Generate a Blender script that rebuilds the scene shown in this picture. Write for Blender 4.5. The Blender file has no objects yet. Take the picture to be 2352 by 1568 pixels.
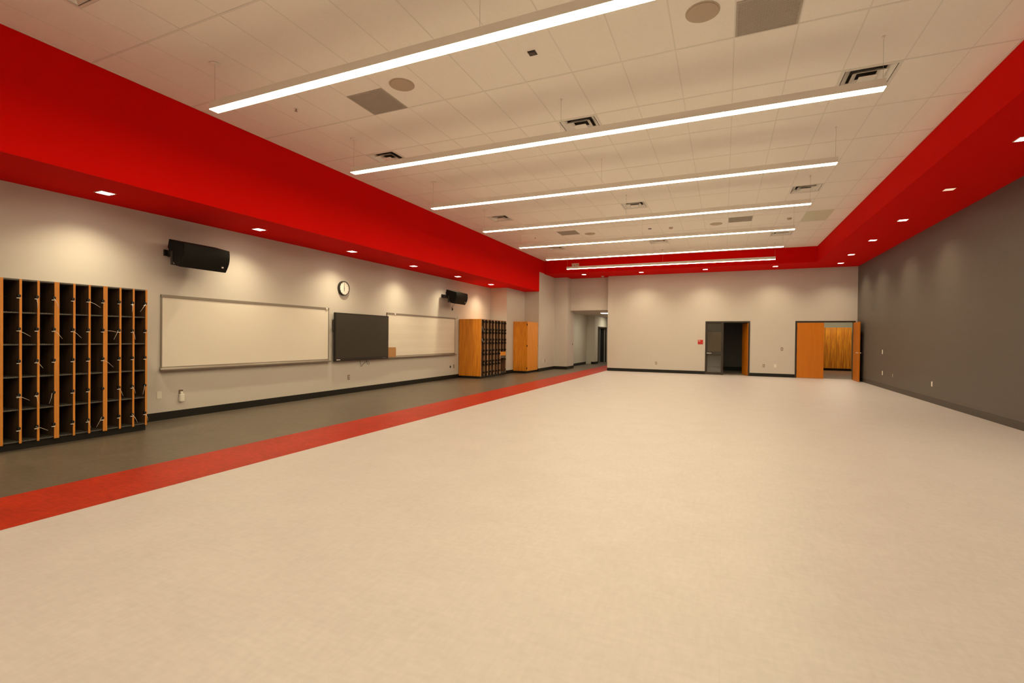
import bpy, bmesh, math, random
from mathutils import Vector, Matrix
random.seed(7)
S = bpy.context.scene
COL = S.collection
PI = math.pi

# ------------------------------------------------------------------ camera
FPX, YAW, PITCH, ROLL, CAMH = 1114.84, 0.4117, -0.0086, 0.0109, 1.4353
fw = Vector((-math.sin(YAW)*math.cos(PITCH), math.cos(YAW)*math.cos(PITCH), math.sin(PITCH)))
rt = Vector((math.cos(YAW), math.sin(YAW), 0)); up = rt.cross(fw)
r2 = math.cos(ROLL)*rt + math.sin(ROLL)*up
u2 = -math.sin(ROLL)*rt + math.cos(ROLL)*up
cd = bpy.data.cameras.new('camera'); cam = bpy.data.objects.new('camera', cd); COL.objects.link(cam)
M = Matrix((r2, u2, -fw)).transposed().to_4x4(); M.translation = Vector((0, 0, CAMH)); cam.matrix_world = M
cd.sensor_fit = 'HORIZONTAL'; cd.sensor_width = 36.0; cd.lens = FPX/2352*36.0; cd.clip_start = 0.05; cd.clip_end = 200
S.camera = cam

# ------------------------------------------------------------------ world, exposure, light constants
w = bpy.data.worlds.new('world'); S.world = w; w.use_nodes = True
w.node_tree.nodes['Background'].inputs[0].default_value = (0.02, 0.018, 0.016, 1)
w.node_tree.nodes['Background'].inputs[1].default_value = 0.2
S.view_settings.view_transform = 'Standard'; S.view_settings.look = 'None'
S.view_settings.gamma = 1; S.view_settings.use_curve_mapping = False
S.view_settings.exposure = 1.0
LAMP_COL = (1.0, 0.855, 0.52)
LENS_POWER = 16.2          # radiance of the long pendants' lenses
SPOT_W = 64.0             # each recessed downlight

# ------------------------------------------------------------------ room dimensions
ZL, ZB, ZC = 3.381, 4.191, 4.751
XL, XS, XR, XRS = -8.534, -7.178, 4.4965, 2.9605
YB, YBS, YR = 21.4845, 19.884, -3.0
XF0, XF1 = -5.717, -4.774
GX, GPX, GY, GPY = -6.6989, 0.6144, 3.4156, 1.2267
YA, YSB, YSC, YH = 17.38, 19.25, 21.3, 21.85        # steps in the left wall, header over the corridor

# ------------------------------------------------------------------ materials
def mat(name, col, rough=0.6, metal=0.0, spec=0.5, var=0.0, vscale=6.0, bump=0.0, bscale=60.0, stretch=(1, 1, 1), emit=None, estr=0.0):
    m = bpy.data.materials.new(name); m.use_nodes = True; nt = m.node_tree; b = nt.nodes['Principled BSDF']
    b.inputs['Base Color'].default_value = (*col, 1); b.inputs['Roughness'].default_value = rough
    b.inputs['Metallic'].default_value = metal; b.inputs['Specular IOR Level'].default_value = spec
    if var or bump:
        tc = nt.nodes.new('ShaderNodeTexCoord'); mp = nt.nodes.new('ShaderNodeMapping'); mp.inputs['Scale'].default_value = stretch
        nt.links.new(tc.outputs['Object'], mp.inputs[0])
    if var:
        n = nt.nodes.new('ShaderNodeTexNoise'); n.inputs['Scale'].default_value = vscale; n.inputs['Detail'].default_value = 6; n.inputs['Roughness'].default_value = 0.6
        nt.links.new(mp.outputs[0], n.inputs[0])
        r = nt.nodes.new('ShaderNodeValToRGB'); e = r.color_ramp.elements
        e[0].position = 0.3; e[1].position = 0.7
        e[0].color = (*[c*(1-var) for c in col], 1); e[1].color = (*[min(1, c*(1+var)) for c in col], 1)
        nt.links.new(n.outputs['Fac'], r.inputs[0]); nt.links.new(r.outputs[0], b.inputs['Base Color'])
    if bump:
        n2 = nt.nodes.new('ShaderNodeTexNoise'); n2.inputs['Scale'].default_value = bscale; n2.inputs['Detail'].default_value = 4
        nt.links.new(mp.outputs[0], n2.inputs[0])
        bp = nt.nodes.new('ShaderNodeBump'); bp.inputs['Strength'].default_value = bump; bp.inputs['Distance'].default_value = 0.004
        nt.links.new(n2.outputs['Fac'], bp.inputs['Height']); nt.links.new(bp.outputs[0], b.inputs['Normal'])
    if emit:
        b.inputs['Emission Color'].default_value = (*emit, 1); b.inputs['Emission Strength'].default_value = estr
    return m

def block_mat(name, col, plane, depth=0.35, rough=0.55, k2=0.94, km=0.90):
    """painted concrete block: running bond joints in the wall's own plane"""
    m = mat(name, col, rough); nt = m.node_tree; b = nt.nodes['Principled BSDF']
    tc = nt.nodes.new('ShaderNodeTexCoord'); sp = nt.nodes.new('ShaderNodeSeparateXYZ'); cb = nt.nodes.new('ShaderNodeCombineXYZ')
    nt.links.new(tc.outputs['Object'], sp.inputs[0])
    nt.links.new(sp.outputs[1 if plane == 'x' else 0], cb.inputs[0]); nt.links.new(sp.outputs[2], cb.inputs[1])
    br = nt.nodes.new('ShaderNodeTexBrick'); nt.links.new(cb.outputs[0], br.inputs[0])
    br.inputs['Scale'].default_value = 1.0; br.inputs['Brick Width'].default_value = 0.406; br.inputs['Row Height'].default_value = 0.203
    br.inputs['Mortar Size'].default_value = 0.006; br.inputs['Mortar Smooth'].default_value = 0.6
    br.inputs['Color1'].default_value = (*col, 1); br.inputs['Color2'].default_value = (*[c*k2 for c in col], 1)
    br.inputs['Mortar'].default_value = (*[c*km for c in col], 1)
    n = nt.nodes.new('ShaderNodeTexNoise'); n.inputs['Scale'].default_value = 90; nt.links.new(tc.outputs['Object'], n.inputs[0])
    ma = nt.nodes.new('ShaderNodeMath'); ma.operation = 'MULTIPLY_ADD'; ma.inputs[1].default_value = 0.25
    inv = nt.nodes.new('ShaderNodeMath'); inv.operation = 'SUBTRACT'; inv.inputs[0].default_value = 1.0
    nt.links.new(br.outputs['Fac'], inv.inputs[1]); nt.links.new(n.outputs['Fac'], ma.inputs[0]); nt.links.new(inv.outputs[0], ma.inputs[2])
    bp = nt.nodes.new('ShaderNodeBump'); bp.inputs['Strength'].default_value = depth; bp.inputs['Distance'].default_value = 0.004
    nt.links.new(ma.outputs[0], bp.inputs['Height']); nt.links.new(bp.outputs[0], b.inputs['Normal']); nt.links.new(br.outputs['Color'], b.inputs['Base Color'])
    return m

def floor_mat(name, col, var, streak, tile=0.3048, joint=0.965, rough=0.42):
    """vinyl tile: one-foot tiles with short marbled streaks running either way"""
    m = mat(name, col, rough); nt = m.node_tree; b = nt.nodes['Principled BSDF']
    tc = nt.nodes.new('ShaderNodeTexCoord')
    br = nt.nodes.new('ShaderNodeTexBrick'); br.offset = 0.0; nt.links.new(tc.outputs['Object'], br.inputs[0])
    br.inputs['Scale'].default_value = 1.0; br.inputs['Brick Width'].default_value = tile; br.inputs['Row Height'].default_value = tile
    br.inputs['Mortar Size'].default_value = 0.0012; br.inputs['Bias'].default_value = 0.0
    br.inputs['Color1'].default_value = (*[min(1, c*(1+var*0.4)) for c in col], 1); br.inputs['Color2'].default_value = (*[c*(1-var*0.4) for c in col], 1)
    br.inputs['Mortar'].default_value = (*[c*joint for c in col], 1)
    last = br.outputs['Color']
    for sc, st in ((34.0, (1, 0.28, 1)), (34.0, (0.28, 1, 1)), (2.2, (1, 1, 1))):
        mp = nt.nodes.new('ShaderNodeMapping'); mp.inputs['Scale'].default_value = st; nt.links.new(tc.outputs['Object'], mp.inputs[0])
        n = nt.nodes.new('ShaderNodeTexNoise'); n.inputs['Scale'].default_value = sc; n.inputs['Detail'].default_value = 5; nt.links.new(mp.outputs[0], n.inputs[0])
        r = nt.nodes.new('ShaderNodeValToRGB'); e = r.color_ramp.elements; e[0].position = 0.34; e[1].position = 0.66
        k = streak if sc > 10 else streak*0.7
        e[0].color = (1-k, 1-k, 1-k, 1); e[1].color = (1+k*0.5,)*3 + (1,)
        nt.links.new(n.outputs['Fac'], r.inputs[0])
        mx = nt.nodes.new('ShaderNodeMix'); mx.data_type = 'RGBA'; mx.blend_type = 'MULTIPLY'; mx.inputs[0].default_value = 1.0
        nt.links.new(last, mx.inputs[6]); nt.links.new(r.outputs[0], mx.inputs[7]); last = mx.outputs[2]
    nt.links.new(last, b.inputs['Base Color'])
    return m

def wood_mat(name, col, dark, rough=0.45, grain=(9, 9, 0.7), scale=3.0):
    m = mat(name, col, rough); nt = m.node_tree; b = nt.nodes['Principled BSDF']
    tc = nt.nodes.new('ShaderNodeTexCoord'); mp = nt.nodes.new('ShaderNodeMapping'); mp.inputs['Scale'].default_value = grain
    nt.links.new(tc.outputs['Object'], mp.inputs[0])
    n = nt.nodes.new('ShaderNodeTexNoise'); n.inputs['Scale'].default_value = scale; n.inputs['Detail'].default_value = 7; n.inputs['Distortion'].default_value = 0.3
    nt.links.new(mp.outputs[0], n.inputs[0])
    r = nt.nodes.new('ShaderNodeValToRGB'); e = r.color_ramp.elements; e[0].position = 0.36; e[1].position = 0.64
    e[0].color = (*dark, 1); e[1].color = (*col, 1)
    nt.links.new(n.outputs['Fac'], r.inputs[0]); nt.links.new(r.outputs[0], b.inputs['Base Color'])
    return m

M_WALL = mat('greige_wall_paint', (0.60, 0.555, 0.53), 0.7, spec=0.25, bump=0.06, bscale=120)
M_BACK = block_mat('greige_block_paint', (0.60, 0.555, 0.53), 'y', 0.07, k2=0.985, km=0.965)
M_DARK = block_mat('charcoal_block_paint', (0.112, 0.095, 0.088), 'x', 0.22, 0.5, k2=0.96, km=0.93)
M_RED = mat('red_paint', (0.68, 0.0036, 0.0014), 0.8, spec=0.05, bump=0.04, bscale=140)
M_PANEL = mat('white_ceiling_panel', (0.92, 0.875, 0.83), 0.9, spec=0.1, var=0.015, vscale=30, bump=0.15, bscale=220)
M_TBAR = mat('ceiling_grid_paint', (0.80, 0.76, 0.72), 0.7, spec=0.2)
M_FLOOR = floor_mat('beige_vinyl_tile', (0.575, 0.535, 0.565), 0.03, 0.035)
M_FRED = floor_mat('red_vinyl_tile', (0.46, 0.032, 0.012), 0.04, 0.16)
M_FRED.node_tree.nodes['Principled BSDF'].inputs['Specular IOR Level'].default_value = 0.15
M_FDARK = floor_mat('charcoal_vinyl_tile', (0.145, 0.117, 0.090), 0.06, 0.16, rough=0.38)
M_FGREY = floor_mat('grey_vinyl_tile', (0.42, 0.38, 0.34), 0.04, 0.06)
M_BASE = mat('black_rubber_base', (0.012, 0.011, 0.010), 0.5, spec=0.3)
M_BASER = mat('dark_brown_rubber_base', (0.055, 0.045, 0.038), 0.45)
M_LENS = mat('lit_white_lens', (0.9, 0.9, 0.9), 0.4, emit=LAMP_COL, estr=LENS_POWER)
M_HOUS = mat('white_lamp_housing', (0.88, 0.83, 0.78), 0.5)
M_WIRE = mat('steel_cable', (0.5, 0.46, 0.42), 0.4, metal=0.6)
M_DLENS = mat('lit_downlight_lens', (0.9, 0.9, 0.9), 0.4, emit=(1.0, 0.86, 0.66), estr=8.0)
M_DDIM = mat('dim_downlight_lens', (0.6, 0.5, 0.4), 0.4, emit=(1.0, 0.78, 0.55), estr=0.35)
M_WOOD = wood_mat('honey_oak_laminate', (0.78, 0.29, 0.016), (0.62, 0.195, 0.009))
M_WOODC = wood_mat('light_honey_oak', (0.80, 0.32, 0.035), (0.72, 0.26, 0.022), scale=2.0)
M_PLANK = wood_mat('streaky_oak_plank', (0.80, 0.31, 0.014), (0.46, 0.12, 0.005), scale=1.6, grain=(16, 16, 0.9))
M_DIMW = wood_mat('light_oak_laminate', (0.95, 0.50, 0.10), (0.85, 0.42, 0.07))
M_DOORW = wood_mat('orange_birch_door', (0.60, 0.178, 0.002), (0.56, 0.164, 0.0015), scale=1.2)
M_EDGE = wood_mat('oak_edge_band', (0.80, 0.32, 0.055), (0.70, 0.26, 0.040), 0.4)
M_EDGEP = mat('pale_tan_edge_band', (0.60, 0.40, 0.24), 0.45)
M_CUBBY = wood_mat('dark_brown_cubby_panel', (0.14, 0.078, 0.045), (0.085, 0.050, 0.032), 0.55)
M_CUBBYF = wood_mat('mid_brown_cubby_panel', (0.20, 0.095, 0.045), (0.13, 0.06, 0.03), 0.6)
M_SHELF = mat('grey_ribbed_plastic', (0.115, 0.108, 0.098), 0.5)
M_SHELFD = mat('dark_shelf_plastic', (0.035, 0.030, 0.026), 0.6, spec=0.2)
M_BLACK = mat('black_plastic', (0.012, 0.011, 0.010), 0.45)
M_SPK = mat('black_speaker_paint', (0.0075, 0.0072, 0.0065), 0.75, spec=0.2, bump=0.2, bscale=300)
M_GRILL = mat('black_perforated_grille', (0.009, 0.009, 0.008), 0.7, spec=0.2, bump=0.4, bscale=600)
M_SCREEN = mat('grey_display_glass', (0.036, 0.031, 0.025), 0.30)
M_BEZEL = mat('black_display_bezel', (0.012, 0.010, 0.009), 0.35)
M_ALU = mat('brushed_aluminium', (0.27, 0.23, 0.20), 0.45, metal=0.3)
M_BOARD = mat('white_marker_surface', (0.80, 0.74, 0.68), 0.30)
M_WHITE = mat('white_plastic', (0.80, 0.76, 0.72), 0.4)
M_STEEL = mat('stainless_plate', (0.20, 0.155, 0.12), 0.35, metal=0.5)
M_CHROME = mat('satin_chrome', (0.80, 0.78, 0.75), 0.22, metal=1.0)
M_FRAME = mat('black_brown_steel_frame', (0.030, 0.020, 0.015), 0.4)
M_GRILLE = mat('grey_return_grille', (0.42, 0.37, 0.32), 0.6)
M_CSPK = mat('tan_speaker_grille', (0.52, 0.42, 0.33), 0.6)
M_DUCT = mat('black_duct', (0.006, 0.005, 0.005), 0.8)
M_VANE = mat('white_vane', (0.78, 0.74, 0.70), 0.35)
M_CARD = mat('brown_cardboard', (0.46, 0.235, 0.095), 0.8, var=0.05)
M_SIGNR = mat('red_sign_plastic', (0.50, 0.012, 0.010), 0.4)
M_SIGNW = mat('white_sign_lettering', (0.75, 0.55, 0.50), 0.5)
M_EXITB = mat('exit_sign_face', (0.80, 0.62, 0.52), 0.5)
M_EXITT = mat('exit_sign_lettering', (0.34, 0.05, 0.03), 0.5)
M_CLOCK = mat('white_clock_dial', (0.84, 0.78, 0.76), 0.16)
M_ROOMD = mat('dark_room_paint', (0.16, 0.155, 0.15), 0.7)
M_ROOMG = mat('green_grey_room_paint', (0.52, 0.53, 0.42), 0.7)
M_TIE = mat('white_nylon_tie', (0.85, 0.82, 0.78), 0.4)
M_ACC = mat('yellowed_ceiling_panel', (0.70, 0.68, 0.55), 0.9, spec=0.1)
M_CORR = mat('corridor_wall_paint', (0.56, 0.54, 0.47), 0.7, spec=0.25)
M_KNOB = mat('dark_door_glass_backing', (0.02, 0.02, 0.02), 0.3)

def staff_mat():
    m = mat('white_marker_surface_with_staves', (0.80, 0.74, 0.68), 0.30); nt = m.node_tree; b = nt.nodes['Principled BSDF']
    tc = nt.nodes.new('ShaderNodeTexCoord'); sp = nt.nodes.new('ShaderNodeSeparateXYZ'); nt.links.new(tc.outputs['Object'], sp.inputs[0])
    def mth(op, a, v=None, l=None):
        n = nt.nodes.new('ShaderNodeMath'); n.operation = op; nt.links.new(a, n.inputs[0])
        if v is not None: n.inputs[1].default_value = v
        if l is not None: nt.links.new(l, n.inputs[1])
        return n.outputs[0]
    fr = mth('PINGPONG', sp.outputs[2], 0.0165); line = mth('LESS_THAN', fr, 0.0022)
    gr = mth('MODULO', mth('ADD', sp.outputs[2], 0.05), 0.27); band = mth('LESS_THAN', gr, 0.155)
    f = mth('MULTIPLY', line, None, band)
    mx = nt.nodes.new('ShaderNodeMix'); mx.data_type = 'RGBA'; mx.inputs[6].default_value = (0.80, 0.74, 0.68, 1); mx.inputs[7].default_value = (0.66, 0.59, 0.53, 1)
    nt.links.new(f, mx.inputs[0]); nt.links.new(mx.outputs[2], b.inputs['Base Color'])
    return m
M_STAFF = staff_mat()

def glass_mat():
    m = bpy.data.materials.new('door_glass'); m.use_nodes = True; nt = m.node_tree; nt.nodes.remove(nt.nodes['Principled BSDF'])
    out = nt.nodes['Material Output']; t = nt.nodes.new('ShaderNodeBsdfTransparent'); t.inputs[0].default_value = (0.80, 0.80, 0.78, 1)
    g = nt.nodes.new('ShaderNodeBsdfGlossy'); g.inputs['Roughness'].default_value = 0.08; g.inputs[0].default_value = (0.9, 0.9, 0.9, 1)
    mx = nt.nodes.new('ShaderNodeMixShader'); fr = nt.nodes.new('ShaderNodeFresnel'); fr.inputs[0].default_value = 1.9
    nt.links.new(fr.outputs[0], mx.inputs[0]); nt.links.new(t.outputs[0], mx.inputs[1]); nt.links.new(g.outputs[0], mx.inputs[2]); nt.links.new(mx.outputs[0], out.inputs[0])
    return m
M_GLASS = glass_mat()

# ------------------------------------------------------------------ mesh helpers
class MB:
    def __init__(s): s.v = []; s.f = []; s.m = []; s.sm = []
    def face(s, pts, mi=0, smooth=False):
        n = len(s.v); s.v += [tuple(p) for p in pts]; s.f.append(tuple(range(n, n+len(pts)))); s.m.append(mi); s.sm.append(smooth); return s
    def box(s, x0, x1, y0, y1, z0, z1, mi=0):
        n = len(s.v); s.v += [(x, y, z) for z in (z0, z1) for y in (y0, y1) for x in (x0, x1)]
        for q in ((0, 2, 3, 1), (4, 5, 7, 6), (0, 1, 5, 4), (2, 6, 7, 3), (0, 4, 6, 2), (1, 3, 7, 5)):
            s.f.append(tuple(n+i for i in q)); s.m.append(mi); s.sm.append(False)
        return s
    def cyl(s, c, r, h, axis=2, n=24, mi=0, r1=None, smooth=True):
        r1 = r if r1 is None else r1
        a, b = [(1, 2), (2, 0), (0, 1)][axis]; k = len(s.v)
        for t, rr in ((0, r), (h, r1)):
            for i in range(n):
                p = [0, 0, 0]; p[axis] = c[axis]+t; p[a] = c[a]+rr*math.cos(2*PI*i/n); p[b] = c[b]+rr*math.sin(2*PI*i/n); s.v.append(tuple(p))
        for i in range(n):
            j = (i+1) % n; s.f.append((k+i, k+j, k+n+j, k+n+i)); s.m.append(mi); s.sm.append(smooth)
        s.f.append(tuple(k+n-1-i for i in range(n))); s.m.append(mi); s.sm.append(False)
        s.f.append(tuple(k+n+i for i in range(n))); s.m.append(mi); s.sm.append(False)
        return s
    def prism(s, prof, y0, y1, plane='xz', mi=0):
        """extrude a profile: xz along y, xy along z"""
        n = len(prof); k = len(s.v)
        for t in (y0, y1):
            for a, b in prof: s.v.append((a, t, b) if plane == 'xz' else (a, b, t))
        for i in range(n):
            j = (i+1) % n; s.f.append((k+i, k+j, k+n+j, k+n+i)); s.m.append(mi); s.sm.append(False)
        s.f.append(tuple(k+n-1-i for i in range(n))); s.m.append(mi); s.sm.append(False)
        s.f.append(tuple(k+n+i for i in range(n))); s.m.append(mi); s.sm.append(False)
        return s
    def tube(s, pts, r, n=8, mi=0):
        pts = [Vector(p) for p in pts]; k = len(s.v); u = None
        for i, p in enumerate(pts):
            d = (pts[min(i+1, len(pts)-1)]-pts[max(i-1, 0)]).normalized()
            if u is None: u = d.orthogonal().normalized()
            else: u = (u - d*u.dot(d)).normalized()
            v = d.cross(u)
            for j in range(n):
                a = 2*PI*j/n; s.v.append(tuple(p+u*r*math.cos(a)+v*r*math.sin(a)))
        for i in range(len(pts)-1):
            for j in range(n):
                jj = (j+1) % n; s.f.append((k+i*n+j, k+i*n+jj, k+(i+1)*n+jj, k+(i+1)*n+j)); s.m.append(mi); s.sm.append(True)
        s.f.append(tuple(k+n-1-j for j in range(n))); s.m.append(mi); s.sm.append(False)
        e = k+(len(pts)-1)*n; s.f.append(tuple(e+j for j in range(n))); s.m.append(mi); s.sm.append(False)
        return s
    def build(s, name, mats, parent=None, bevel=0.0, seg=2):
        me = bpy.data.meshes.new(name); me.from_pydata(s.v, [], s.f)
        for m in (mats if isinstance(mats, (list, tuple)) else [mats]): me.materials.append(m)
        for p, mi, sm in zip(me.polygons, s.m, s.sm): p.material_index = mi; p.use_smooth = sm
        bm = bmesh.new(); bm.from_mesh(me); bmesh.ops.recalc_face_normals(bm, faces=bm.faces); bm.to_mesh(me); bm.free()
        o = bpy.data.objects.new(name, me); COL.objects.link(o)
        if parent is not None: o.parent = parent
        if bevel:
            b = o.modifiers.new('bevel', 'BEVEL'); b.width = bevel; b.segments = seg; b.limit_method = 'ANGLE'; b.angle_limit = math.radians(40)
        return o

def tag(o, label, cat, group=None, kind=None):
    o['label'] = label; o['category'] = cat
    if group: o['group'] = group
    if kind: o['kind'] = kind
    return o
def empty(name, loc=(0, 0, 0), rz=0.0):
    o = bpy.data.objects.new(name, None); COL.objects.link(o); o.location = loc; o.rotation_euler = (0, 0, rz); o.empty_display_size = 0.1
    return o
def thing(name, label, cat, loc=(0, 0, 0), rz=0.0, group=None, kind=None):
    return tag(empty(name, loc, rz), label, cat, group, kind)
def dup(root, loc, label, rz=None, group=None):
    r = root.copy(); COL.objects.link(r); r.location = loc; r['label'] = label
    if rz is not None: r.rotation_euler = (0, 0, rz)
    if group: r['group'] = group
    for ch in list(root.children):
        c = ch.copy(); COL.objects.link(c); c.parent = r
        for g in list(ch.children):
            d = g.copy(); COL.objects.link(d); d.parent = c
    return r
def struct(mb, name, m, label, cat, bevel=0.0):
    o = mb.build(name, m, None, bevel); return tag(o, label, cat, None, 'structure')
def text_mesh(txt, size, name, m, parent, loc, rot, extrude=0.001):
    cu = bpy.data.curves.new(name, 'FONT'); cu.body = txt; cu.size = size; cu.align_x = 'CENTER'; cu.align_y = 'CENTER'; cu.extrude = extrude
    tmp = bpy.data.objects.new(name+'_tmp', cu); COL.objects.link(tmp)
    bpy.context.view_layer.update()
    me = bpy.data.meshes.new_from_object(tmp.evaluated_get(bpy.context.evaluated_depsgraph_get()))
    bpy.data.objects.remove(tmp); me.materials.clear(); me.materials.append(m)
    o = bpy.data.objects.new(name, me); COL.objects.link(o); o.parent = parent; o.location = loc; o.rotation_euler = rot
    return o

# ================================================================== STRUCTURE
struct(MB().box(XF1, XR+.2, YR, YB+.15, -.1, 0), 'floor', M_FLOOR, 'pale beige vinyl tile floor across most of the room', 'floor')
struct(MB().box(XF0, XF1, YR, 33, -.1, 0), 'floor', M_FRED, 'red vinyl tile stripe running the length of the floor', 'floor')
struct(MB().box(XL-.15, XF0, YR, 33, -.1, 0), 'floor', M_FDARK, 'charcoal vinyl tile aisle along the left wall', 'floor')
struct(MB().box(XF1, -4.6, YB+.15, 33, -.1, 0), 'floor', M_FDARK, 'sliver of floor inside the far corridor', 'floor')
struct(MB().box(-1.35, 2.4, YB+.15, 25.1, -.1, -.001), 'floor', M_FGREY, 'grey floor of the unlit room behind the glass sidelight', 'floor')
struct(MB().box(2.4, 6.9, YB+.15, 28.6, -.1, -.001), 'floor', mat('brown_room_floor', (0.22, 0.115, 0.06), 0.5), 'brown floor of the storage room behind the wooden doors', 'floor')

# left wall with its steps and corridor side
wl = MB()
wl.box(XL-.15, XL, YR-.15, YA, 0, ZL+.02)
wl.box(XL-.15, -7.83, YA, YSB, 0, ZL+.02)
wl.box(XL-.15, XS, YSB, YSC, 0, ZB+.02)
wl.box(XL-.15, -6.57, YSC, 22.4, 0, ZB+.3)
struct(wl, 'wall_left', M_WALL, 'greige left wall stepping inward toward the corridor', 'wall')
wc = MB()
wc.box(XL-.15, -7.02, 22.4, 26.45, 0, 2.9); wc.box(XL-.15, -6.55, 26.45, 27.15, 0, 2.9)
wc.box(XL-.15, -6.55, 27.15, 29.3, 2.1, 2.9); wc.box(XL-.15, -6.55, 29.3, 33, 0, 2.9); wc.box(XL-.15, -7.6, 27.15, 29.3, 0, 2.1)
struct(wc, 'wall_corridor', M_CORR, 'olive grey corridor wall with a recess and black door frame', 'wall')
struct(MB().box(XL, -4.6, 33, 33.15, 0, 2.9), 'wall_corridor_end', M_CORR, 'end wall of the far corridor', 'wall')
struct(MB().box(-6.57, -4.75, YH, YH+.15, 2.712, ZB+.3), 'wall_header', M_WALL, 'greige wall panel above the corridor opening', 'wall')
struct(MB().box(-7.8, -4.6, YH+.151, 33.1, 2.71, 2.85), 'ceiling', mat('corridor_ceiling_paint', (0.62, 0.58, 0.50), 0.8), 'low flat ceiling of the far corridor', 'ceiling')
# back wall with openings
D1 = (-0.706, 0.943, 2.18); D2 = (2.51, 4.440, 2.18)
wb = MB(); T = .15
wb.box(-4.75, D1[0], YB, YB+T, 0, ZB+.3); wb.box(D1[0], D1[1], YB, YB+T, D1[2], ZB+.3); wb.box(D1[1], D2[0], YB, YB+T, 0, ZB+.3)
wb.box(D2[0], D2[1], YB, YB+T, D2[2], ZB+.3); wb.box(D2[1], XR+.2, YB, YB+T, 0, ZB+.3)
struct(wb, 'wall_back', M_BACK, 'greige painted block wall at the far end with two door openings', 'wall')
struct(MB().box(-4.75, -4.6, YB+T, 33, 0, ZB+.3), 'wall_corridor_right', M_CORR, 'right-hand wall of the far corridor', 'wall')
struct(MB().box(XR, XR+.2, YR-.15, YB, 0, ZB+.3), 'wall_right', M_DARK, 'charcoal brown painted block wall on the right', 'wall')
struct(MB().box(XL, XR, YR-.15, YR, 0, ZC+.2), 'wall_rear', M_WALL, 'greige wall behind the camera', 'wall')

# red soffits
sl = MB().box(XL-.15, XS, YR, YSB-.002, ZL, ZC+.15).box(XL-.15, XS, YSB-.002, 22.4, ZB+.02, ZC+.15)
struct(sl, 'trim_1', M_RED, 'deep red soffit with tall fascia along the left wall', 'soffit')
sr = MB().box(XRS, XR+.2, YR, YB-.0, ZB, ZC+.15)
struct(sr, 'trim_2', M_RED, 'red soffit along the charcoal right wall', 'soffit')
sb = MB().box(XS, XRS, YBS, YB, ZB, ZC+.15).box(-7.17, -4.75, YB, YH+.0, ZB, ZC+.15)
struct(sb, 'trim_3', M_RED, 'red soffit across the far end wall', 'soffit')

# suspended ceiling: two-foot by four-foot panels, openings where diffusers sit
VENTS = [(1, -1), (1, 3), (7, 3), (13, 3), (1, 7), (7, 7), (13, 7), (1, 11), (7, 11), (13, 11)]
holes = {(c, 2*r) for c, r in VENTS}
cp = MB(); ys = [YR] + [GY+GPY/2*k for k in range(-20, 60) if YR < GY+GPY/2*k < YBS] + [YBS]
xs = [XS] + [GX+GPX*k for k in range(-3, 20) if XS < GX+GPX*k < XRS] + [XRS]
for i in range(len(xs)-1):
    for j in range(len(ys)-1):
        xm, ym = (xs[i]+xs[i+1])/2, (ys[j]+ys[j+1])/2
        c = math.floor((xm-GX)/GPX); r = math.floor((ym-GY)/(GPY/2))
        if (c, r) in holes: continue
        a = (14, 18) == (c, r) or (14, 19) == (c, r)
        cp.face([(xs[i], ys[j], ZC), (xs[i], ys[j+1], ZC), (xs[i+1], ys[j+1], ZC), (xs[i+1], ys[j], ZC)], 1 if a else 0)
cl = cp.build('ceiling', [M_PANEL, M_ACC]); tag(cl, 'suspended ceiling of pale two by four foot panels', 'ceiling', None, 'structure')
g = MB()
for k in range(-3, 20):
    x = GX+GPX*k
    if XS < x < XRS: g.box(x-.0065, x+.0065, YR, YBS, ZC-.002, ZC+.02)
for k in range(-8, 20):
    y = GY+GPY*k
    if YR < y < YBS: g.box(XS, XRS, y-.011, y+.011, ZC-.0035, ZC+.02)
g.box(XS, XS+.02, YR, YBS, ZC-.003, ZC+.02).box(XRS-.02, XRS, YR, YBS, ZC-.003, ZC+.02)
g.build('ceiling_grid', M_TBAR, cl)
struct(MB().box(XS, XRS, YR-.1, YBS, ZC+.35, ZC+.4), 'ceiling', M_DUCT, 'dark plenum deck above the ceiling panels', 'ceiling')

# baseboards
BH, BT = .130, .012
def base(name, boxes, m, label):
    mb = MB()
    for b in boxes: mb.box(*b, 0, BH)
    struct(mb, name, m, label, 'baseboard')
base('baseboard_left', [(XL, XL+BT, YR, YA), (XL+BT, -7.83+BT, YA-BT, YA), (-7.83, -7.83+BT, YA, YSB), (-7.83+BT, XS+BT, YSB-BT, YSB), (XS, XS+BT, YSB, YSC), (XS+BT, -6.57+BT, YSC-BT, YSC), (-6.57, -6.57+BT, YSC, 22.4+BT)], M_BASE, 'black rubber baseboard along the greige left wall')
base('baseboard_corridor', [(-7.02, -7.02+BT, 22.4+BT, 26.3), (-6.55, -6.55+BT, 26.45, 27.1), (-6.75, -6.55, 26.45-BT, 26.45)], M_BASE, 'black baseboard inside the far corridor')
base('baseboard_back', [(-4.75, D1[0], YB-BT, YB), (D1[1], D2[0], YB-BT, YB)], M_BASE, 'black rubber baseboard along the far wall')
base('baseboard_right', [(XR-BT, XR, YR, YB)], M_BASER, 'dark brown baseboard along the charcoal wall')

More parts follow.
